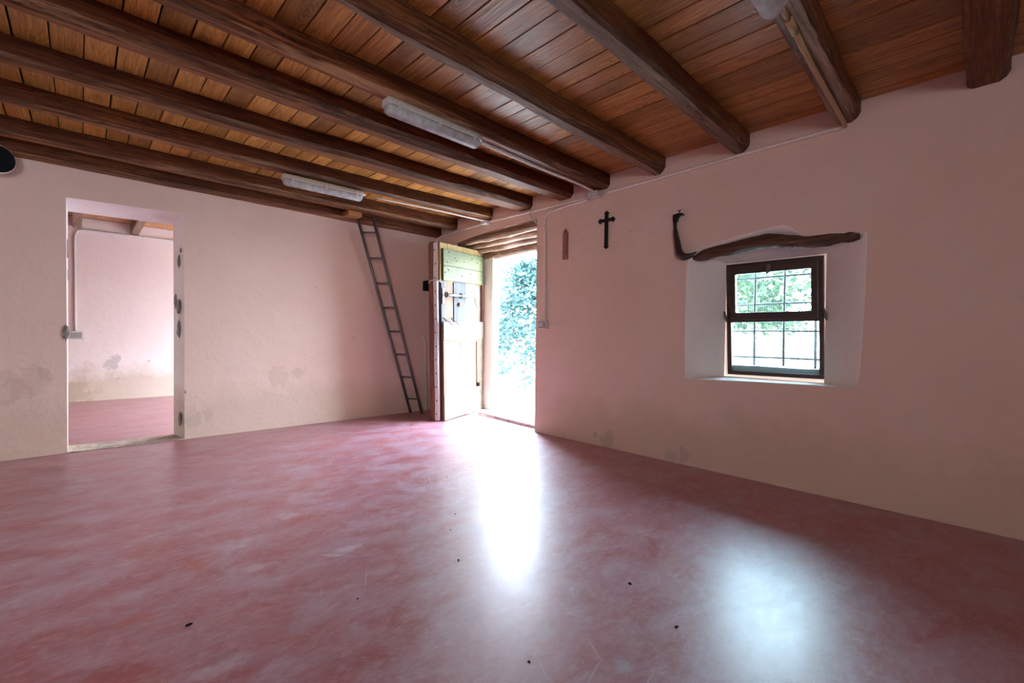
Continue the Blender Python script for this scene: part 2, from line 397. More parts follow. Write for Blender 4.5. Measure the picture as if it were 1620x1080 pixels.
# ceiling boards running along the window wall
bm = bmesh.new()
seams = [.01 + .130 * k + random.uniform(-.004, .004) for k in range(-23, 27)] + [W + .03]
joints = (-1.46, -.78, .6, 1.87, 2.9, 4.12)                     # board ends meet over a beam
for a, b in zip(seams, seams[1:]):
    g_ = random.choice((.004, .005, .007, .009)); y0 = YB; dz = random.uniform(0, .003)
    cuts = [random.choice(joints)] if random.random() < .5 else []
    for y1 in cuts + [L + .02]:
        bx(bm, (a + g_ / 2, y0, H + dz), (b - g_ / 2, y1 - .002, H + .024 + dz)); y0 = y1
ceil = obj('ceiling', bm, 'boards', bevel=.0015, segs=1)
tag(ceil, 'ceiling of orange brown stained boards laid across the beams', 'ceiling', kind='structure')
bm = bmesh.new(); bx(bm, (XB - .1, YB - .1, H + .026), (XO, L + .05, H + .12))
r_ = obj('roof_underlay', bm, 'black', parent=ceil)

# ---- right wall with exit doorway and window recess
win_front = smooth_path([(W, 1.640, .690), (W, 1.646, 1.0), (W, 1.645, 1.35), (W, 1.632, 1.62), (W, 1.60, 1.69), (W, 1.45, 1.72),
                         (W, 1.22, 1.762), (W, 1.02, 1.79), (W, .945, 1.783), (W, .87, 1.728), (W, .80, 1.705), (W, .65, 1.690), (W, .52, 1.672), (W, .503, 1.64),
                         (W, .506, 1.3), (W, .518, .95), (W, .530, .76), (W, .548, .725), (W, .60, .713), (W, .9, .708), (W, 1.3, .698), (W, 1.62, .685)], 3)
def winner(p, t):
    """point of the recess at depth t (0 at the room, 1 at the window frame)"""
    y0, y1, z0, z1 = .772, 1.45, .706, 1.612
    yy = (p.y - .505) / (1.643 - .505); zz = (p.z - .69) / (1.74 - .69)
    yy = .5 + (yy - .5) * 1.15; zz = .5 + (zz - .5) * 1.35
    q = Vector((0, y0 + (y1 - y0) * min(max(yy, 0), 1), z0 + (z1 - z0) * min(max(zz, 0), 1)))
    e = t ** .85
    return Vector((W + .30 * t, p.y + (q.y - p.y) * e, p.z + (q.z - p.z) * e))
def ring(t, grow=0):
    c = Vector((W, 1.07, 1.2)); out = []
    for p in win_front:
        q = winner(p, t); d = (q - Vector((q.x, c.y, c.z))).normalized() * grow; out.append(q + d)
    return out
bm = bmesh.new()
door_notch = [(W, L + .3, 0), (W, 4.72, 0), (W, 4.72, 1.0), (W, 4.71, 2.17), (W, 4.5, 2.20), (W, 4.1, 2.225), (W, 3.7, 2.235), (W, 3.276, 2.235), (W, 3.272, 1.2), (W, 3.268, 0),
              (W, YB - .1, 0), (W, YB - .1, H + .03), (W, L + .3, H + .03)]
allv = fill_poly(bm, [[Vector(p) for p in door_notch], ring(0, .012)], 0)
rg = allv[1]
for t, gr in ((.012, .004), (.05, 0), (.3, 0), (.6, 0), (.85, 0), (1.0, 0)):
    pts = ring(t, gr); rg = loft(bm, rg, pts, 1 if t > .012 else 0)
# exit doorway: inner and outer widths, stepped for the leaf
def quad(bm, a, b, c, d, mi=0):
    f = bm.faces.new([bm.verts.new(Vector(p)) for p in (a, b, c, d)]); f.material_index = mi
xi = 3.88
quad(bm, (W, 3.268, 0), (xi, 3.30, 0), (xi, 3.30, 2.3), (W, 3.276, 2.3), 0)          # right reveal
quad(bm, (W, 4.72, 0), (xi, 4.86, 0), (xi, 4.86, 2.3), (W, 4.71, 2.3), 0)            # left reveal
quad(bm, (W, 3.2, 2.3), (XO, 3.2, 2.3), (XO, 4.9, 2.3), (W, 4.9, 2.3), 0)            # top
bx(bm, (xi, 4.435, 0), (XO, 4.95, 2.3), mi=1); bx(bm, (XO - .03, 4.425, 0), (XO + .005, 4.436, 2.2), mi=3)                                        # outer left jamb
bx(bm, (xi, 3.22, 0), (XO, 3.33, 2.3), mi=1)                                         # outer right jamb
# outside face
out_loop = [(XO, YF + .3, -.1), (XO, 4.6, -.1), (XO, 4.6, 2.25), (XO, 3.35, 2.25), (XO, 3.35, -.1), (XO, YB - .1, -.1), (XO, YB - .1, 2.8), (XO, YF + .3, 2.8)]
wo_hole = [(XO, 1.68, .76), (XO, 1.68, 1.76), (XO, .60, 1.76), (XO, .60, .76)]
far_hole = [(XO, 8.35, .05), (XO, 8.35, 1.75), (XO, 5.75, 1.75), (XO, 5.75, .05)]
fill_poly(bm, [[Vector((W + .312, y, z)) for y, z in ((.55, .6), (1.68, .6), (1.68, 1.8), (.55, 1.8))], [Vector((W + .312, y, z)) for y, z in ((.785, .74), (1.405, .735), (1.435, 1.59), (.81, 1.59))]], 1)
a3 = fill_poly(bm, [[Vector(p) for p in out_loop], [Vector(p) for p in wo_hole], [Vector(p) for p in far_hole]], 2)
loft(bm, a3[1], [Vector((W + .31, y, z)) for _, y, z in ((0, 1.47, .70), (0, 1.47, 1.625), (0, .755, 1.625), (0, .755, .70))], 1, False)
wall_r = tag(obj('wall_right', bm, ['plaster', 'reveal', 'outer', 'sill_stone']), 'long pink plastered wall with the deep window recess and the exit doorway', 'wall', kind='structure')

# ---- left wall with the opening into the next room
bm = bmesh.new()
front = [(-.072, 0), (-.078, .9), (-.086, 2.068), (.30, 2.078), (.686, 2.088), (.697, 1.2), (.705, 0)]
back = [(-.072, 0), (-.076, .9), (-.080, 2.005), (.29, 2.012), (.640, 2.02), (.648, 1.2), (.655, 0)]
fr = [Vector((a, L, b)) for a, b in front]; bk = [Vector((a, L + LT, b)) for a, b in back]
fill_poly(bm, [[Vector((XB - .1, L, 0))] + fr + [Vector((W + .02, L, 0)), Vector((W + .02, L, H + .03)), Vector((XB - .1, L, H + .03))]], 0)
fill_poly(bm, [[Vector((XB - .1, L + LT, 0))] + bk + [Vector((W + .02, L + LT, 0)), Vector((W + .02, L + LT, HF + .1)), Vector((XB - .1, L + LT, HF + .1))]], 1)
loft(bm, fr, bk, 1, False, closed=False)
wall_l = tag(obj('wall_left', bm, ['plaster', 'plaster_far']), 'pink plastered wall with the open doorway into the next room', 'wall', kind='structure')
def chip(x, y, z, rx, ry, rz, s):
    bm = bmesh.new(); blob(bm, (x, y, z), (rx, ry, rz), s, 3, .55)
    obj('exposed_stone', bm, 'stone', parent=wall_l)
for (x, y, z, rx, ry, rz, s) in ((.676, 5.20, 1.76, .008, .025, .022, 1), (.668, 5.245, 1.66, .010, .036, .06, 2), (.664, 5.225, 1.23, .012, .05, .065, 3), (.655, 5.33, 1.29, .012, .03, .06, 4),
                                 (.666, 5.235, 1.02, .010, .034, .075, 5), (.676, 5.20, .18, .010, .028, .06, 6), (-.085, 5.13, .98, .018, .010, .06, 7), (-.080, 5.25, 1.66, .008, .04, .07, 8),
                                 (-.080, 5.3, 1.46, .008, .03, .05, 9), (.709, 5.128, .44, .006, .006, .018, 10)):
    chip(x, y, z, rx, ry, rz, s)
bm = bmesh.new(); n_ = 24
top = [Vector((-.075 + .78 * i / n_, L - .02 + .012 * noise.noise(Vector((i * .7, 0, 0))), 0)) for i in range(n_ + 1)]
bot = [Vector((-.072 + .73 * i / n_, L + LT + .03, 0)) for i in range(n_ + 1)]
prism(bm, [v + Vector((0, 0, .001)) for v in top + bot[::-1]], (0, 0, .007))
tag(obj('trim_1', bm, 'sill_stone'), 'worn grey threshold strip under the doorway to the next room', 'threshold', kind='structure')

# ---- unseen rear walls, a rear window added for fill light, and the next room
def wall_hole(name, axis, v, lo, hi, z1, hole, label, m='plaster', thick=.12):
    bm = bmesh.new()
    def P3(a, z, off=0): return Vector((v + off, a, z)) if axis == 0 else Vector((a, v + off, z))
    for off in (0, thick):
        loops = [[P3(lo, 0, off), P3(hi, 0, off), P3(hi, z1, off), P3(lo, z1, off)]]
        if hole: loops.append([P3(hole[0], hole[2], off), P3(hole[1], hole[2], off), P3(hole[1], hole[3], off), P3(hole[0], hole[3], off)])
        fill_poly(bm, loops)
    if hole:
        h = [(hole[0], hole[2]), (hole[1], hole[2]), (hole[1], hole[3]), (hole[0], hole[3])]
        loft(bm, [P3(a, z, 0) for a, z in h], [P3(a, z, thick) for a, z in h], 0, False)
    return tag(obj(name, bm, m), label, 'wall', kind='structure')
wall_hole('wall_back', 1, YB, XB - .1, W, H + .03, (-2.75, -1.85, 1.0, 1.85), 'unseen plastered wall behind the camera with a window added for fill light', thick=-.12)
wall_hole('wall_side', 0, XB, YB - .1, YF, HF + .1, None, 'plastered wall at the far left end of the room', thick=-.12)
wall_hole('wall_far', 1, YF, XB, XO, HF + .1, None, 'pale stained back wall of the next room', 'plaster_far')
bm = bmesh.new()
h1 = [Vector((3.5, y, z)) for y, z in ((8.3, .0), (8.3, 2.1), (5.8, 2.1), (5.8, .0))]
fill_poly(bm, [[Vector((3.5, L + LT, -.0)), h1[3], h1[2], h1[1], h1[0], Vector((3.5, YF, 0)), Vector((3.5, YF, HF + .1)), Vector((3.5, L + LT, HF + .1))]])
loft(bm, h1, [Vector((XO, p.y, p.z)) for p in h1], 0, False, closed=False)
tag(obj('wall_far_right', bm, 'plaster_far'), 'side wall of the next room with its daylight opening', 'wall', kind='structure')
bm = bmesh.new(); y = L + LT - .02
while y < YF + .05:
    bx(bm, (XB, y, HF), (3.6, y + .137, HF + .03)); y += .14
c2 = tag(obj('ceiling_far', bm, 'boards'), 'board ceiling of the next room', 'ceiling', kind='structure')
bm = bmesh.new(); bx(bm, (XB - .1, L + .05, HF + .031), (XO, YF + .2, HF + .12)); obj('roof_underlay', bm, 'black', parent=c2)

# ------------------------------------------------------------------ beams
def interp(st, x):
    if x <= st[0][0]: return st[0][1:]
    for a, b in zip(st, st[1:]):
        if x <= b[0]:
            t = (x - a[0]) / (b[0] - a[0]); return tuple(p + (q - p) * t for p, q in zip(a[1:], b[1:]))
    return st[-1][1:]
def beam(st, zb, label, seed, cham=.018, mat=('beam', 'beam_wane', 'beam_under_lit'), wane=.010, x1=W + .03, ends=0.0, x0=XB):
    """st: (x, y_near, y_far) along the beam; squared timber with wany, chamfered corners"""
    bm = bmesh.new(); N = 90; path = [(x0 + (x1 - x0) * i / N, 0, 0) for i in range(N + 1)]
    def sec(i):
        x = path[i][0]; yn, yf = interp(st, x); out = []
        nz = lambda a, f=1.6: noise.noise(Vector((x * f + seed * 5.3, a * 3.7, seed * 1.1)))
        yn += .010 * nz(1) + .004 * nz(5, 7); yf += .008 * nz(2) + .004 * nz(6, 7); b = zb + .007 * nz(3, 1.1) + .002 * nz(7, 9)
        e = ends * max(0, (x - (x1 - .35)) / .35)
        cn = cham + wane * max(0, nz(4, 1.3) * 3.6 - .35) + .004 * nz(9, 14) + e; cf = cham * .22 + wane * .8 * max(0, nz(8, 1.5) * 3 - .5) + .002 * nz(10, 18) + e * .6; cn = max(cn, .004); cf = max(cf, .004)
        cn = min(cn, .06); cf = min(cf, .055)
        t = H + .002
        pts = [(yn, t), (yn, b + cn * 1.1)]
        rnd_ = .12 + min(.5, e * 16)
        pts.append((yn + cn * (.5 - .2 * rnd_), b + cn * 1.1 * (.5 - .2 * rnd_)))
        pts += [(yn + cn, b), (yf - cf, b)]
        pts.append((yf - cf * (.5 - .2 * rnd_), b + cf * (.5 - .2 * rnd_)))
        pts += [(yf, b + cf), (yf, t)]
        return [(-(y), z) for y, z in pts]
    sweep(bm, path, sec)
    bm.faces.ensure_lookup_table()
    for i, f in enumerate(bm.faces):
        f.smooth = False
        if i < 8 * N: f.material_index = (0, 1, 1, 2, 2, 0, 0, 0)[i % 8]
    return tag(obj('ceiling_beam', bm, mat), label, 'beam', 'dark ceiling beams')
beam([(-3, -.09, .05), (3.47, -.07, .09)], 2.368, 'thick dark beam at the right edge of the photo, ending above the blank wall', 1, .014, ends=.03)
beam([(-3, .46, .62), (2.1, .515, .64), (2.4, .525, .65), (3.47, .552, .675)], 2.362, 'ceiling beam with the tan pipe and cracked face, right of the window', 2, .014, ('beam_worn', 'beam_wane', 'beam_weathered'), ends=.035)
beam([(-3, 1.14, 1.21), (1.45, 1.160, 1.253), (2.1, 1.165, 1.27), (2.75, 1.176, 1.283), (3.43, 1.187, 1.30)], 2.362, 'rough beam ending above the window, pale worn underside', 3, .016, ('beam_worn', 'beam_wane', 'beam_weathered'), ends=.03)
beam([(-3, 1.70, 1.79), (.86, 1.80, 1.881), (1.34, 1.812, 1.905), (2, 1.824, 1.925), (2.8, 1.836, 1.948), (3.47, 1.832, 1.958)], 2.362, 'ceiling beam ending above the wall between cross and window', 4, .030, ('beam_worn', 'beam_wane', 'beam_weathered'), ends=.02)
beam([(-3, 2.22, 2.30), (.74, 2.350, 2.42), (1.2, 2.356, 2.438), (2.04, 2.360, 2.483), (2.85, 2.38, 2.54), (3.47, 2.373, 2.56)], 2.362, 'ceiling beam carrying the larger fluorescent lamp over the room centre', 5, .024)
beam([(-3, 2.72, 2.80), (-.2, 2.79, 2.883), (.25, 2.793, 2.906), (.8, 2.795, 2.922), (1.5, 2.815, 2.937), (2.2, 2.81, 2.96), (3.47, 2.80, 2.962)], 2.362, 'hewn beam just left of the one carrying the larger lamp', 6, .034)
beam([(-3, 3.42, 3.46), (-.24, 3.43, 3.506), (.3, 3.435, 3.534), (1.2, 3.42, 3.553), (1.6, 3.392, 3.556), (2.5, 3.386, 3.545), (3.0, 3.348, 3.545), (3.47, 3.344, 3.52)], 2.362, 'beam midway between the two lamps, ending above the exit doorway', 7, .030)
beam([(-3, 3.98, 4.04), (-.24, 4.05, 4.117), (.4, 4.06, 4.146), (1.05, 4.075, 4.182), (2, 4.06, 4.112), (2.6, 4.035, 4.115), (3.3, 3.985, 4.08), (3.47, 3.985, 4.07)], 2.362, 'beam carrying the smaller far fluorescent lamp', 8, .020)
beam([(-3, 4.72, 4.80), (0, 4.727, 4.815), (1, 4.735, 4.840), (2.2, 4.70, 4.842), (3.0, 4.69, 4.81), (3.47, 4.66, 4.76)], 2.355, 'beam the ladder leans behind, second from the doorway wall', 9, .022)
beam([(-3, 4.99, 5.128), (3.47, 5.0, 5.128)], 2.308, 'lowest darkest beam lying tight against the doorway wall', 10, .012, x1=W - .01)
for i, yb in enumerate((-.78, -1.46, -2.12)):  # unseen beams added to keep rear light off the other beams' sides
    beam([(-3, yb - .07, yb + .07), (3.47, yb - .08, yb + .07)], 2.364, ('first', 'second', 'third')[i] + ' unseen shading beam behind the camera, counted from the room centre', 11 + i)
# beams of the next room
for i, (xa, lab) in enumerate(((-.035, 'left beam seen through the doorway in the next room'), (.575, 'right beam seen through the doorway in the next room'))):
    bm = bmesh.new(); bx(bm, (xa - .05, L + LT + .01, 2.42), (xa + .05, YF + .02, HF + .01))
    tag(obj('ceiling_beam', bm, 'beam_y', bevel=.012), lab, 'beam', 'beams of the next room')

# small wooden block between the last two beams
bm = bmesh.new(); bx(bm, (2.10, 4.80, 2.30), (2.26, 4.95, 2.352))
tag(obj('wooden_block', bm, 'block', bevel=.004), 'small orange wood block under the beams at the ladder top', 'block')

# ------------------------------------------------------------------ lintel logs
def log(name, pts, rad, label, seed, mat='beam_y', amp=.22, group=None, cat='lintel', flat=1.0, n=14):
    bm = bmesh.new(); P_ = smooth_path(pts, 8); m = len(pts) - 1
    def sec(i):
        t = i / (len(P_) - 1) * m; k = min(int(t), m - 1); u = t - k; r = rad[k] * (1 - u) + rad[k + 1] * u; out = []
        for j in range(n):
            a = 2 * math.pi * j / n
            q = 1 + amp * noise.noise(Vector((i * .22 + seed * 7, math.cos(a) * 1.2, math.sin(a) * 1.2))) + amp * .35 * noise.noise(Vector((i * .9, a * 3, seed)))
            out.append((math.cos(a) * r * q, math.sin(a) * r * q * flat))
        return out
    sweep(bm, P_, sec)
    return tag(obj(name, bm, mat), label, cat, group)
log('window_lintel', [(3.500, 1.602, 1.640), (3.508, 1.50, 1.655), (3.512, 1.30, 1.680), (3.515, 1.10, 1.700), (3.515, .98, 1.690), (3.512, .86, 1.665), (3.510, .70, 1.663), (3.505, .60, 1.662), (3.500, .545, 1.662)],
    [.014, .040, .046, .048, .048, .042, .038, .036, .024], 'crooked dark wooden lintel log above the window', 3, mat='lintel_dark', amp=.3)
dl = 'lintel logs above the exit doorway'
log('door_lintel', [(3.54, 4.70, 2.185), (3.54, 4.3, 2.20), (3.54, 3.8, 2.195), (3.54, 3.22, 2.195)], [.04, .055, .058, .055], 'innermost lintel log over the exit doorway, nearest the room', 5, amp=.3, group=dl)
log('door_lintel', [(3.665, 4.78, 2.175), (3.665, 4.3, 2.165), (3.665, 3.8, 2.175), (3.665, 3.22, 2.165)], [.055, .057, .06, .057], 'second lintel log over the exit doorway, behind the innermost', 8, amp=.3, group=dl)
log('door_lintel', [(3.79, 4.80, 2.14), (3.79, 4.3, 2.13), (3.79, 3.8, 2.145), (3.79, 3.22, 2.15)], [.058, .06, .058, .06], 'third lintel log over the exit doorway, behind two others', 11, amp=.3, group=dl)
log('door_lintel', [(3.93, 4.62, 2.065), (3.93, 4.3, 2.07), (3.93, 3.8, 2.085), (3.93, 3.22, 2.09)], [.065, .065, .068, .065], 'outermost lintel log over the exit doorway, against the daylight', 14, amp=.25, group=dl)

# threshold stone of the exit
bm = bmesh.new(); n_ = 40
f0 = [Vector((3.578 + .085 * ((y - 3.3) / 1.2) + .010 * noise.noise(Vector((y * 9, 1, 0))), y, 0)) for y in [3.29 + (4.80 - 3.29) * i / n_ for i in range(n_ + 1)]]
prism(bm, [Vector((v.x, v.y, -.05)) for v in f0] + [Vector((XO + .05, 4.80, -.05)), Vector((XO + .05, 3.29, -.05))], (0, 0, .085))
tag(obj('trim_2', bm, 'sill_stone', bevel=.008), 'rough stone threshold of the bright exit doorway', 'threshold', kind='structure')

# ------------------------------------------------------------------ exit door leaf
base = Vector((3.03, 4.315, 0.004)); u = Vector((.949, .314, 0)).normalized(); tn = Vector((-u.y, u.x, 0)); ang = math.radians(2.2)
door = thing('door_1', 'open old wooden plank door with iron bolt and pale panels', 'door', base, kind='structure')
Rm = Matrix((( u.x, tn.x, 0, 0), (u.y, tn.y, 0, 0), (0, 0, 1, 0), (0, 0, 0, 1))) @ Matrix.Rotation(-ang, 4, 'Y') @ Matrix.Translation((.02, 0, 0))
DW = .895
def dbox(bm, s0, s1, z0, z1, t0, t1): bx(bm, (s0, t0, z0), (s1, t1, z1), Rm)
def dpart(name, boxes, m, bevel=.003, label=None, parent=None):
    bm = bmesh.new()
    for b in boxes: dbox(bm, *b)
    o = obj(name, bm, m, parent=parent or door, bevel=bevel)
    if label: o['label'] = label
    return o
dpart('top_boards', [(a, b - .005, 1.62, 2.065 + .004 * i, .026, .052) for i, (a, b) in enumerate(((-.0, .15), (.15, .47), (.47, .72), (.72, DW)))], 'door_yellow', label='yellow vertical board ends above the top rail')
dpart('top_rail', [(.03, DW, 1.806, 1.995, -.004, .026)], 'door_green', label='broad greenish top rail')
dpart('top_rail', [(.03, DW, 1.632, 1.803, -.002, .026)], 'door_green')
for a, b, m_, d in ((.02, .095, 'old_grey', .024), (.10, .255, 'old_warm', .03), (.262, .52, 'old_grey', .02), (.526, .665, 'door_pale', .028), (.675, .87, 'door_pale', .032)):
    dpart('upper_panel_board', [(a, b, 1.12, 1.66, d, .054)], m_, .002)
dpart('stile', [(.895, .945, 1.14, 1.64, .004, .03)], 'door_back', label='dark strip beside the upper panel')
dpart('middle_rail', [(.02, DW, .935, 1.15, -.006, .028)], 'door_pale', label='pale middle rail')
dpart('stile', [(.02, .075, .30, .935, .002, .03)], 'old_warm')
dpart('moulding', [(.075, .80, .895, .935, .004, .03)], 'old_warm')
dpart('moulding', [(.74, .80, .36, .9, .002, .03)], 'door_back', label='brown strip beside the lower panel')
dpart('lower_panel_board', [(.078, .385, .30, .90, .018, .05)], 'door_pale'); dpart('lower_panel_board', [(.392, .74, .30, .90, .018, .05)], 'door_pale')
dpart('stile', [(.80, DW, .0, 1.15, 0, .03)], 'door_pale')
dpart('bottom_rail', [(.02, .81, .0, .31, -.006, .028)], 'door_pale', label='pale bottom rail')
dpart('back_boards', [(.012 + .01 * (i % 2), .9, .0 + .41 * i, .41 * i + .408, .055, .10) for i in range(5)], 'door_back', label='dark back layer of the leaf')
bm = bmesh.new(); N = 30
for i in range(N):   # edge strip bent slightly along its length
    o_ = .004 * math.sin(i * .5)
    dbox(bm, -.016 + o_, .012, i * 2.06 / N, (i + 1) * 2.06 / N, .056, .108)
strip = obj('edge_strip', bm, 'white_metal', parent=door); strip['label'] = 'white metal strip with screws down the leaf edge'
for i in range(13):
    bm = bmesh.new(); c = Rm @ Vector((-.018, .082 + .004 * (-1) ** i, .08 + i * .158)); lathe(bm, [(.008, -.001), (.008, .004), (.004, .006)], c, -u, 10)
    obj('screw', bm, 'screw', parent=strip)
dpart('edge_board', [(-.022, .6, .0, 2.075, .112, .165)], 'door_back', .008, label='red brown outer board of the leaf')
dpart('edge_board', [(-.016, .3, .0, 2.05, .168, .178)], 'door_back', .003)
# iron fittings
bm = bmesh.new(); tube(bm, [Rm @ Vector((s, -.028, 1.465)) for s in (.02, .2, .4, .62)], .016, 10)
bolt = obj('bolt', bm, 'steel', parent=door)
bm = bmesh.new(); tube(bm, smooth_path([Rm @ Vector(p) for p in ((.60, -.03, 1.47), (.635, -.035, 1.45), (.65, -.04, 1.40), (.66, -.045, 1.36), (.72, -.05, 1.31))], 4), .009, 8)
obj('bolt_handle', bm, 'steel', parent=bolt)
for s in (.045, .33):
    bm = bmesh.new(); c = Rm @ Vector((s, -.028, 1.465))
    P_ = [c + (u * math.cos(a) * .0 + tn * math.cos(a) * .026 + Vector((0, 0, 1)) * math.sin(a) * .026) for a in [i * math.pi / 8 for i in range(17)]]
    tube(bm, P_, .006, 8, up=(u.x, u.y, 0)); obj('bolt_ring', bm, 'iron', parent=bolt)
bm = bmesh.new(); dbox(bm, .028, .058, 1.36, 1.54, .012, .022); obj('bolt_plate', bm, 'steel', parent=bolt, bevel=.002)
bm = bmesh.new(); blob(bm, Rm @ Vector((.36, .006, 1.36)), (.03, .02, .025), 4, 2); obj('lock_knob', bm, 'iron_rust', parent=door, smooth=True)
for s, dx in ((.05, .12), (.20, .10)):
    bm = bmesh.new(); tube(bm, smooth_path([Rm @ Vector(p) for p in ((s - .02, .01, 1.20), (s, -.015, 1.17), (s + dx * .5, -.03, 1.145), (s + dx, -.02, 1.115))], 4), [.007] * 13, 8)
    obj('hasp_hook', bm, 'iron', parent=door)
bm = bmesh.new()
for s, z in ((.25, 1.90), (.28, 1.87), (.45, 1.88), (.6, 1.75), (.12, 1.75), (.1, 1.84), (.62, 1.93), (.14, 1.96), (.4, 1.7), (.75, 1.9), (.06, 1.72), (.09, 1.02), (.1, .97), (.5, 1.05)):
    dbox(bm, s, s + .008, z, z + .012, -.010, .0)
obj('nails', bm, 'screw', parent=door)['kind'] = 'stuff'
bm = bmesh.new(); tube(bm, smooth_path([Rm @ Vector(p) for p in ((-.012, .18, 1.60), (-.035, .14, 1.625), (-.04, .085, 1.63), (-.03, .03, 1.625), (.0, .004, 1.60))], 5), .007, 8)
obj('wire_loop', bm, 'grey_plastic', parent=door)

# ------------------------------------------------------------------ window
wx = 3.77
win = thing('window_1', 'small brown framed window with a grille outside, set in the recess', 'window', (wx, 1.11, .72), kind='structure')
wb = Vector((wx, 1.11, .72))
cor = {'bl': (1.424, .722), 'tl': (1.455, 1.604), 'tr': (.788, 1.604), 'br': (.768, .731)}
def wpt(a, b):   # a 0..1 from left to right, b 0..1 bottom to top
    l = Vector(cor['bl']).lerp(Vector(cor['tl']), b); r = Vector(cor['br']).lerp(Vector(cor['tr']), b); return l.lerp(r, a)
def wbar(bm, a0, b0, a1, b1, x0, x1, mi=0):
    q = [wpt(a0, b0), wpt(a1, b0), wpt(a1, b1), wpt(a0, b1)]
    prism(bm, [Vector((x0, p.x, p.y)) for p in q], (x1 - x0, 0, 0), mi)
bm = bmesh.new()
for q in ((0, 0, 1, .035), (0, .965, 1, 1), (0, .035, .05, .965), (.95, .035, 1, .965), (.05, .47, .95, .50)): wbar(bm, *q, wx, wx + .05)
obj('window_frame', bm, 'brown_frame', parent=win, base=wb, bevel=.004)
bm = bmesh.new()
for q in ((.045, .49, .955, .555), (.045, .90, .955, .97), (.045, .555, .115, .90), (.885, .555, .955, .90)): wbar(bm, *q, wx - .022, wx + .02)
sash = obj('tilting_sash', bm, 'brown_frame', parent=win, base=wb, bevel=.005)
bm = bmesh.new(); wbar(bm, .11, .55, .89, .905, wx - .003, wx + .001); obj('pane', bm, 'pane', parent=sash, base=wb)
bm = bmesh.new(); wbar(bm, .046, .033, .954, .472, wx + .02, wx + .024); obj('pane', bm, 'pane', parent=win, base=wb)
p = wpt(.48, .94); bm = bmesh.new(); bx(bm, (wx - .04, p.x - .012, p.y - .045), (wx - .022, p.x + .012, p.y + .02)); lathe(bm, [(.007, 0), (.009, .02), (.006, .024)], (wx - .035, p.x, p.y - .04), (-1, 0, -.3), 10)
obj('latch', bm, 'steel', parent=sash, base=wb, bevel=.002)
for a in (-.012, 1.0):
    p = wpt(a, .52); bm = bmesh.new(); tube(bm, [(wx - .03, p.x, p.y + .045), (wx - .035, p.x - .012, p.y), (wx - .028, p.x - .02, p.y - .04)], [.007, .010, .006], 8)
    obj('stay_arm', bm, 'steel', parent=sash, base=wb)
bm = bmesh.new()
for i in range(46):
    y = .775 + i * .0150; bx(bm, (3.862, y, .81), (3.8632, y + .0011, 1.66))
for i in range(56):
    z = .81 + i * .0146; bx(bm, (3.8635, .77, z), (3.8647, 1.46, z + .0011))
tag(obj('insect_screen', bm, 'steel'), 'fine wire insect screen outside the window glass', 'screen')
gb = Vector((3.95, 1.1, .78)); gr = thing('window_grille', 'iron bar grille outside the window', 'grille', gb)
for y in (1.50, 1.285, 1.075, .865, .70):
    bm = bmesh.new(); tube(bm, [(3.95, y, .76), (3.95, y + .004, 1.2), (3.95, y, 1.755)], .010, 8, up=(1, 0, 0)); obj('bar', bm, 'iron', parent=gr, base=gb)
for z in (.86, 1.07, 1.285, 1.50):
    bm = bmesh.new(); tube(bm, [(3.955, .655, z), (3.955, 1.1, z + .003), (3.955, 1.605, z)], .008, 8); obj('bar', bm, 'iron', parent=gr, base=gb)
bm = bmesh.new(); bx(bm, (3.83, .61, .66), (XO + .06, 1.67, .795)); bmesh.ops.subdivide_edges(bm, edges=bm.edges[:], cuts=6, use_grid_fill=True)
for v in bm.verts: v.co.z += .012 * noise.noise(v.co * 9) if v.co.z > .75 else 0
tag(obj('window_sill', bm, 'stone'), 'rough grey stone sill outside the window', 'sill')

# ------------------------------------------------------------------ ladder
lb = Vector((3.1, 5.02, 0)); lad = thing('ladder', 'narrow dark metal ladder leaning against the wall left of the door', 'ladder', lb)
A0 = Vector((3.075, 5.085, .0)); A1 = Vector((2.270, 4.985, 2.40)); B0 = Vector((3.145, 4.93, .0)); B1 = Vector((2.395, 4.868, 2.43))
for a, b in ((A0, A1), (B0, B1)):
    bm = bmesh.new(); tube(bm, [a + (b - a) * t for t in (0, .33, .66, 1)], .016, 10, up=(0, 1, 0)); obj('rail', bm, 'steel', parent=lad, base=lb)
for i in range(8):
    zr = .190 + i * .2835; a = A0 + (A1 - A0) * (zr / A1.z); b = B0 + (B1 - B0) * (zr / B1.z)
    bm = bmesh.new(); tube(bm, [a, b], .012, 10); obj('rung', bm, 'steel', parent=lad, base=lb)

# ------------------------------------------------------------------ conduits and boxes
cx = W - .014
def conduit(name, pts, label, m='conduit', r=.0125, k=1, group='surface conduits'):
    bm = bmesh.new(); tube(bm, smooth_path(pts, 5) if k else pts, r, 10, up=(0, 0, 1) if abs(Vector(pts[1]).z - Vector(pts[0]).z) < 1 else (1, 0, 0))
    return tag(obj(name, bm, m), label, 'conduit', group)
conduit('conduit', [(cx, .635, 2.345), (cx, 1.0, 2.343), (cx, 1.5, 2.335), (cx, 2.0, 2.325), (cx, 2.44, 2.322)], 'painted conduit along the wall top, from the tan pipe to the junction box')
conduit('conduit', [(cx, 2.57, 2.320), (cx, 3.0, 2.322), (cx, 3.5, 2.330), (cx, 4.03, 2.338)], 'painted conduit between the two junction boxes above the exit doorway')
conduit('conduit', [(cx, 4.12, 2.335), (cx, 4.5, 2.325), (cx, 4.9, 2.318), (cx, 5.06, 2.30), (cx - .005, 5.108, 2.25), (cx - .005, 5.112, 2.15), (cx - .005, 5.112, 2.0), (cx - .005, 5.112, 1.76)], 'thin conduit turning down into the corner behind the door')
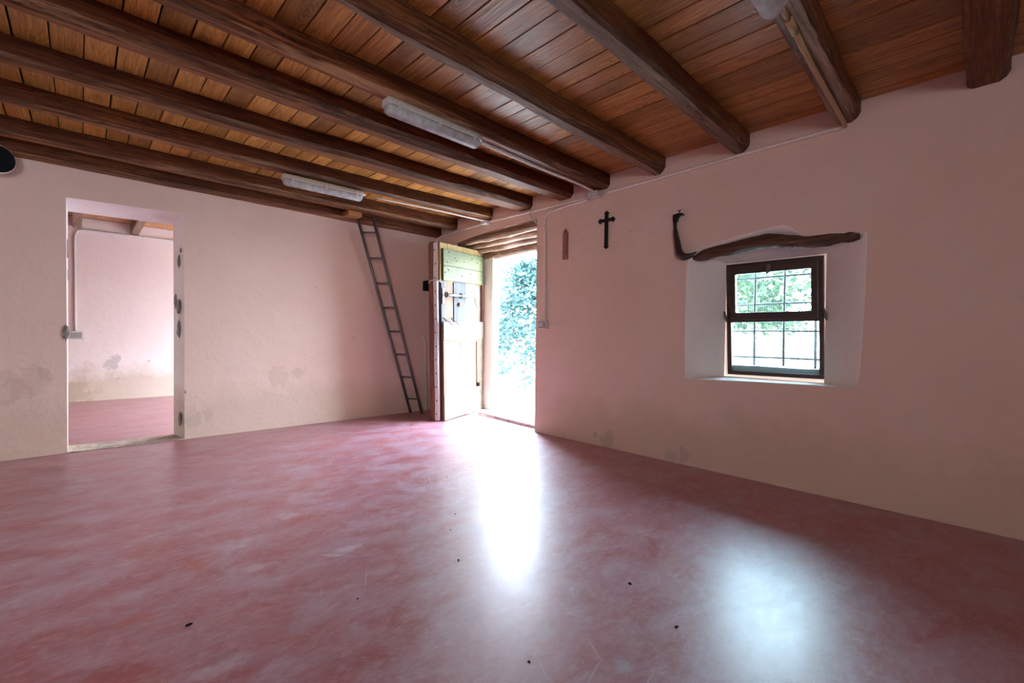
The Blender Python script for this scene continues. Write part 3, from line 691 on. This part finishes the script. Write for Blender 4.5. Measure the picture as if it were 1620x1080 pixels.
conduit('conduit', [(cx, 2.60, 2.298), (cx, 2.85, 2.292), (cx, 3.05, 2.275), (cx, 3.13, 2.245), (cx, 3.152, 2.19), (cx, 3.150, 2.0), (cx, 3.142, 1.6), (cx, 3.137, 1.2)], 'vertical conduit dropping to the light switch beside the exit', k=1)
conduit('conduit', [(cx, 3.37, 2.315), (cx - .02, 3.34, 2.28), (cx - .02, 3.31, 2.24), (cx + .01, 3.28, 2.20)], 'short bent grey stub of conduit above the doorway corner', 'grey_plastic', .008)
conduit('conduit', [(2.10, 4.165, 2.345), (2.7, 4.10, 2.345), (3.2, 4.07, 2.345), (3.42, 4.06, 2.345)], 'conduit under the beam from the far lamp to the wall', 'conduit', .009)
conduit('conduit', [(2.02, 2.45, 2.345), (2.6, 2.475, 2.345), (3.1, 2.48, 2.345), (3.40, 2.49, 2.335)], 'conduit under the beam from the larger lamp to the wall', 'conduit', .009)
bm = bmesh.new(); tube(bm, [(3.44, .625, 2.338), (3.38, .622, 2.350), (3.2, .62, 2.351), (2.6, .61, 2.351), (2.24, .597, 2.351)], .013, 12)
tube(bm, [(2.27, .598, 2.351), (2.15, .594, 2.350)], .0165, 12); tube(bm, [(2.15, .594, 2.35), (2.02, .59, 2.335)], .011, 12)
tag(obj('pipe', bm, 'brass'), 'tan varnished pipe running under the beam to the third lamp', 'pipe')
def jbox(y, z, s, label, m='conduit', d=.055):
    b = Vector((W - d / 2, y, z)); t = thing('junction_box', label, 'junction box', b, 'junction boxes')
    bm = bmesh.new(); bx(bm, (W - d, y - s, z - s * .45), (W - .001, y + s, z + s * .45)); obj('box', bm, m, parent=t, base=b, bevel=.004)
    bm = bmesh.new(); bx(bm, (W - d - .006, y - s * 1.04, z - s * .5), (W - d, y + s * 1.04, z + s * .5)); obj('cover', bm, m, parent=t, base=b, bevel=.002)
jbox(2.505, 2.312, .055, 'junction box on the wall at the end of the larger lamp\'s beam', 'grey_plastic', d=.085)
jbox(4.075, 2.330, .042, 'bright small junction box above the exit doorway', 'white_metal', .07)

def switch(loc, axis, label, s=.042):
    loc = Vector(loc); t = thing('light_switch', label, 'switch', loc, 'wall switches')
    def b_(lo, hi, m, name, bv):
        bm = bmesh.new(); bx(bm, lo, hi)
        if axis == 'y': bmesh.ops.rotate(bm, verts=bm.verts, matrix=Matrix.Rotation(math.radians(90), 3, 'Z'))
        return obj(name, bm, m, parent=t, bevel=bv)
    d = 1
    b_((-.045, -s * 1.25, -s), (-.001, s * 1.25, s), 'conduit' if axis == 'x' else 'grey_plastic', 'box', .004)
    b_((-.052, -s * 1.0, -s * .85), (-.045, s * 1.0, s * .85), 'switch_grey', 'cover_plate', .002)
    b_((-.057, -s * .3, -s * .5), (-.052, s * .75, s * .5), 'switch_pale', 'rocker', .001)
switch((W, 3.142, 1.125), 'x', 'grey light switch on the wall right of the exit doorway')
# next-room conduit and socket (wall y = YF, facing -Y)
t_ = thing('wall_socket', 'grey socket box on the wall of the next room', 'socket', (-.04, YF, .93))
bm = bmesh.new(); bx(bm, (-.075, -.05, -.055), (.075, -.001, .055)); obj('box', bm, 'grey_plastic', parent=t_, bevel=.005)
bm = bmesh.new(); bx(bm, (-.055, -.058, -.038), (.055, -.05, .038)); obj('cover_plate', bm, 'switch_grey', parent=t_, bevel=.002)
bm = bmesh.new(); tube(bm, smooth_path([(-.05, YF - .015, .98), (-.055, YF - .015, 1.6), (-.06, YF - .015, 2.25), (-.045, YF - .015, 2.34), (.03, YF - .015, 2.395), (.5, YF - .015, 2.40), (1.3, YF - .015, 2.41)], 4), .014, 10, up=(0, 1, 0))
tag(obj('conduit', bm, 'grey_plastic'), 'conduit on the wall of the next room', 'conduit', 'surface conduits')

# ------------------------------------------------------------------ fluorescent lamps (axis along X, 0.74 long)
def lamp(loc, rz, label):
    t = thing('fluorescent_lamp', label, 'lamp', loc, 'fluorescent ceiling lamps'); t.rotation_euler.z = rz
    hl = .35; w_ = .05
    def prof(z): return z
    bm = bmesh.new()
    def tray(i):
        e = (0, .55, .9, 1, 1, .9, .55, 0); return None
    xs = [(-hl, .72), (-hl + .012, .92), (-hl + .03, 1), (hl - .03, 1), (hl - .012, .92), (hl, .72)]
    pr = [(-.050, -.038), (-.046, -.012), (-.034, 0), (.034, 0), (.046, -.012), (.050, -.038), (.050, -.044), (-.050, -.044)]
    sweep(bm, [(x, 0, 0) for x, s in xs], lambda i: [(a * xs[i][1], b if b > -.03 else b) for a, b in pr])
    obj('housing', bm, 'grey_plastic', parent=t, bevel=.001)
    bm = bmesh.new()
    n = 14; pd = [(math.cos(math.pi + math.pi * k / n) * .046, -.045 + math.sin(math.pi + math.pi * k / n) * .048) for k in range(n + 1)]
    xd = [(-hl + .004, .55), (-hl + .012, .85), (-hl + .03, 1), (hl - .03, 1), (hl - .012, .85), (hl - .004, .55)]
    sweep(bm, [(x, 0, 0) for x, s in xd], lambda i: [(a * xd[i][1], -.045 + (b + .045) * xd[i][1]) for a, b in pd])
    obj('diffuser', bm, 'diffuser', parent=t)
    bm = bmesh.new(); bx(bm, (-hl + .03, -.04, -.052), (hl - .03, .04, -.047)); obj('reflector', bm, 'reflector', parent=t, bevel=.001)
    bm = bmesh.new(); tube(bm, [(-hl + .035, 0, -.068), (hl - .035, 0, -.068)], .013, 12); obj('tube', bm, 'tube_white', parent=t)
    for x in (-hl + .07, 0.0, hl - .07):
        for s in (-1, 1):
            bm = bmesh.new(); bx(bm, (x - .010, s * .0505 - .003, -.062), (x + .010, s * .0505 + .003, -.018)); obj('clip', bm, 'grey_plastic', parent=t, bevel=.002)
    bm = bmesh.new(); lathe(bm, [(.012, 0), (.014, .012), (.010, .03), (.009, .036)], (hl - .004, 0, -.020), (1, 0, 0), 12); obj('cable_gland', bm, 'grey_plastic', parent=t)
    return t
lamp((1.615, 2.415, 2.366), .012, 'fluorescent lamp nearest the room centre, under the middle beam')
lamp((1.585, 4.125, 2.350), -.03, 'fluorescent lamp farthest away, above the ladder side')
lamp((1.65, .60, 2.362), 0.0, 'fluorescent lamp cut off by the top edge of the photo')

# ------------------------------------------------------------------ wall ornaments
bm = bmesh.new(); zc = 2.069; yc = 2.397
def bud(c, d, s):  # trefoil-like pointed end in the wall plane; d = (dy, dz)
    dy, dz = d; py, pz = -dz, dy; o = []
    for a, b in ((0, -.5), (.25, -.95), (.55, -.75), (1.15, 0), (.55, .75), (.25, .95), (0, .5)):
        o.append(Vector((W - .018, c[0] + (a * dy + b * py) * s, c[1] + (a * dz + b * pz) * s)))
    prism(bm, o, (.016, 0, 0))
bx(bm, (W - .020, yc - .0155, 1.84), (W - .002, yc + .0155, 2.13)); bx(bm, (W - .0205, yc - .065, zc - .0145), (W - .0025, yc + .065, zc + .0145))
for d, c in (((0, 1), (yc, 2.125)), ((0, -1), (yc, 1.84)), ((1, 0), (yc + .06, zc)), ((-1, 0), (yc - .06, zc))): bud(c, d, .027)
o = obj('crucifix', bm, 'iron', bevel=.002); tag(o, 'black metal cross hanging on the pink wall', 'cross')
pl = thing('plaque', 'narrow reddish wall plaque with a pointed top, left of the cross', 'plaque', (W, 2.88, 1.768))
bm = bmesh.new(); prism(bm, [Vector((-.012, y, z)) for y, z in ((-.034, 0), (-.034, .258), (-.02, .285), (0, .308), (.02, .287), (.034, .262), (.034, 0))], (.011, 0, 0))
obj('board', bm, 'plaque', parent=pl, bevel=.002)
bm = bmesh.new()
for i in range(26):
    z = .045 + i * .0078; l_ = .006 + .007 * random.random(); bx(bm, (-.0135, .006, z), (-.0115, .006 + l_, z + .0035)); bx(bm, (-.0135, -.016, z), (-.0115, -.016 + l_, z + .0035))
bx(bm, (-.0135, -.028, .04), (-.0115, -.022, .25)); prism(bm, [Vector((-.0135, y, z)) for y, z in ((-.016, .262), (0, .292), (.016, .262))], (.002, 0, 0))
mk = obj('scale_marks', bm, 'plaque_mark', parent=pl); mk['kind'] = 'stuff'

hk = thing('wall_hook', 'dark curved horn-like hook hanging from an iron bracket beside the window', 'hook', (W, 1.70, 1.62))
hb = Vector((W, 1.70, 1.62))
bm = bmesh.new()
hp = smooth_path([(W - .028, 1.728, 1.895), (W - .030, 1.722, 1.84), (W - .032, 1.707, 1.77), (W - .036, 1.692, 1.705), (W - .038, 1.676, 1.668), (W - .038, 1.645, 1.646), (W - .036, 1.605, 1.648), (W - .034, 1.572, 1.662), (W - .032, 1.548, 1.676)], 5)
nh = len(hp) - 1; rk = [.012, .020, .024, .027, .031, .030, .022, .013, .003]
def rad_at(i):
    t = i / nh * (len(rk) - 1); k = min(int(t), len(rk) - 2); return rk[k] + (rk[k + 1] - rk[k]) * (t - k)
sweep(bm, hp, lambda i: circ(rad_at(i), 14), up=(1, 0, 0)); obj('curved_body', bm, 'leather', parent=hk, base=hb)
bm = bmesh.new(); lathe(bm, [(.010, 0), (.014, .006), (.008, .012), (.016, .020), (.016, .026), (.009, .032), (.013, .040), (.008, .048)], (W - .028, 1.728, 1.888), (0, 0, 1), 14); obj('collar', bm, 'iron', parent=hk, base=hb)
bm = bmesh.new(); prism(bm, [Vector((W - .040, y, z)) for y, z in ((1.712, 1.932), (1.742, 1.932), (1.744, 1.995), (1.70, 2.0), (1.672, 1.998), (1.660, 1.985), (1.662, 1.975), (1.672, 1.982), (1.690, 1.980), (1.706, 1.962))], (.028, 0, 0)); obj('bracket', bm, 'iron', parent=hk, base=hb, bevel=.002)
bm = bmesh.new(); tube(bm, [(W - .026, 1.698, 1.998), (W - .026, 1.698, 2.018)], .003, 8, up=(1, 0, 0)); prism(bm, [Vector((W - .029, y, z)) for y, z in ((1.694, 2.014), (1.702, 2.014), (1.716, 2.030), (1.698, 2.022), (1.680, 2.030))], (.006, 0, 0)); obj('finial', bm, 'iron', parent=hk, base=hb)

# things on the doorway wall
bm = bmesh.new(); bx(bm, (3.262, L - .10, 1.585), (3.34, L - .001, 1.715))
tag(obj('meter_box', bm, 'black', bevel=.004), 'small black box on the wall, half hidden behind the open door', 'box')
bm = bmesh.new(); tube(bm, smooth_path([(3.225, L - .045, .960), (3.232, L - .045, .985), (3.250, L - .045, .985), (3.275, L - .045, .945), (3.285, L - .045, .88), (3.290, L - .045, .6), (3.300, L - .045, .2), (3.30, L - .06, .005)], 5), .011, 10, up=(0, 1, 0))
tag(obj('walking_stick', bm, 'grey_plastic'), 'hooked grey stick propped in the corner behind the open door', 'stick')
sl = Vector((-.455, L - .14, 2.235)); sp = thing('spotlight', 'round black faced lamp with a cream rim at the left edge of the photo', 'lamp', sl)
ax = Vector((.50, -.86, -.06)).normalized()
bm = bmesh.new(); lathe(bm, [(.035, -.10), (.08, -.06), (.100, 0), (.104, .03), (.098, .034)], (0, 0, 0), ax, 28); obj('housing', bm, 'cream', parent=sp)
bm = bmesh.new(); lathe(bm, [(.095, .030), (.096, .042), (.092, .046)], (0, 0, 0), ax, 28); obj('front_disc', bm, 'black', parent=sp)
bm = bmesh.new(); tube(bm, [-ax * .07, Vector((-.0, .119, .02))], .012, 8); obj('mounting_arm', bm, 'iron', parent=sp)

# crumbs and leaf bits on the floor
for i, (x, y, s) in enumerate(((.27, 1.855, .011), (1.93, 3.05, .007), (1.87, 2.60, .007), (1.52, 2.03, .008), (1.38, 1.88, .007), (1.95, 2.4, .006), (1.62, .98, .010), (1.50, .72, .009), (1.22, 1.6, .008), (.76, 1.62, .006), (2.02, 2.72, .006), (1.0, .95, .006))):
    bm = bmesh.new(); blob(bm, (0, 0, s * .22), (s, s * .6, s * .25), i + 2, 1, .6)
    o = obj('floor_crumb', bm, 'black'); o.location = (x, y, 0); o.rotation_euler.z = i * 1.3
    tag(o, 'tiny dark crumb lying loose on the red floor', 'crumb', 'dark crumbs scattered on the floor')

# ------------------------------------------------------------------ outdoors
bm = bmesh.new(); bx(bm, (XO - .02, -40, -.25), (60, 60, -.06))
tag(obj('ground', bm, 'ground'), 'pale bright ground outside the exit doorway', 'ground', kind='structure')
def tree(loc, h, r, label, mat, seed, n=9000, leaf=.07, cone=True, z0=.2, name='tree', cat='tree'):
    rnd = random.Random(seed); loc = Vector(loc); t = thing(name, label, cat, loc, 'trees outside')
    vs = []; fs = []
    br = []
    for _ in range(int(n / 45)):
        f = rnd.random() ** .8; z = z0 + f * (h - z0); rr = r * ((1 - f) ** .8 if cone else math.sqrt(max(0, 1 - (2 * f - 1) ** 2)) ) * (.55 + .45 * rnd.random()) + .08
        a = rnd.random() * 2 * math.pi; br.append((Vector((math.cos(a) * rr, math.sin(a) * rr, z)), .12 + .10 * rnd.random() * r))
    for c, s in br:
        for _ in range(45):
            p = c + Vector((rnd.gauss(0, s), rnd.gauss(0, s), rnd.gauss(0, s * .6)))
            if p.z < .02: continue
            d = Vector((rnd.uniform(-1, 1), rnd.uniform(-1, 1), rnd.uniform(-.6, .6))).normalized(); e = d.orthogonal().normalized()
            e = Matrix.Rotation(rnd.random() * 6.28, 3, d) @ e; l = leaf * rnd.uniform(.6, 1.3); k = len(vs)
            vs += [p - d * l, p + e * l * .45, p + d * l, p - e * l * .45]; fs.append((k, k + 1, k + 2, k + 3))
    me = bpy.data.meshes.new('foliage'); me.from_pydata(vs, [], fs); me.materials.append(M[mat]); o = bpy.data.objects.new('foliage', me); C.objects.link(o); o.parent = t
    bm = bmesh.new(); tube(bm, [(0, 0, -.05), (.02, 0, h * .3), (0, .02, h * .6)], [.035, .025, .01], 8, up=(1, 0, 0)); obj('trunk', bm, 'beam_y', parent=t)
    return t
tree((6.65, 6.55, -.06), 2.6, 1.05, 'conifer outside, filling the right half of the exit doorway', 'leaf_blue', 3, 7000, .06, z0=.12)
tree((9.4, 11.2, -.06), 3.0, 1.0, 'slim conifer outside, seen left of the larger one', 'leaf_blue', 5, 3000, .06)
tree((10.5, 2.6, -.06), 3.3, 1.05, 'leafy tree outside, seen through the window', 'leaf_green', 8, 4200, .08, cone=False, z0=1.3)
tree((12.9, 4.9, -.06), 3.6, 1.0, 'second leafy tree outside, farther away behind the left of the window', 'leaf_green', 9, 3600, .09, cone=False, z0=1.35)
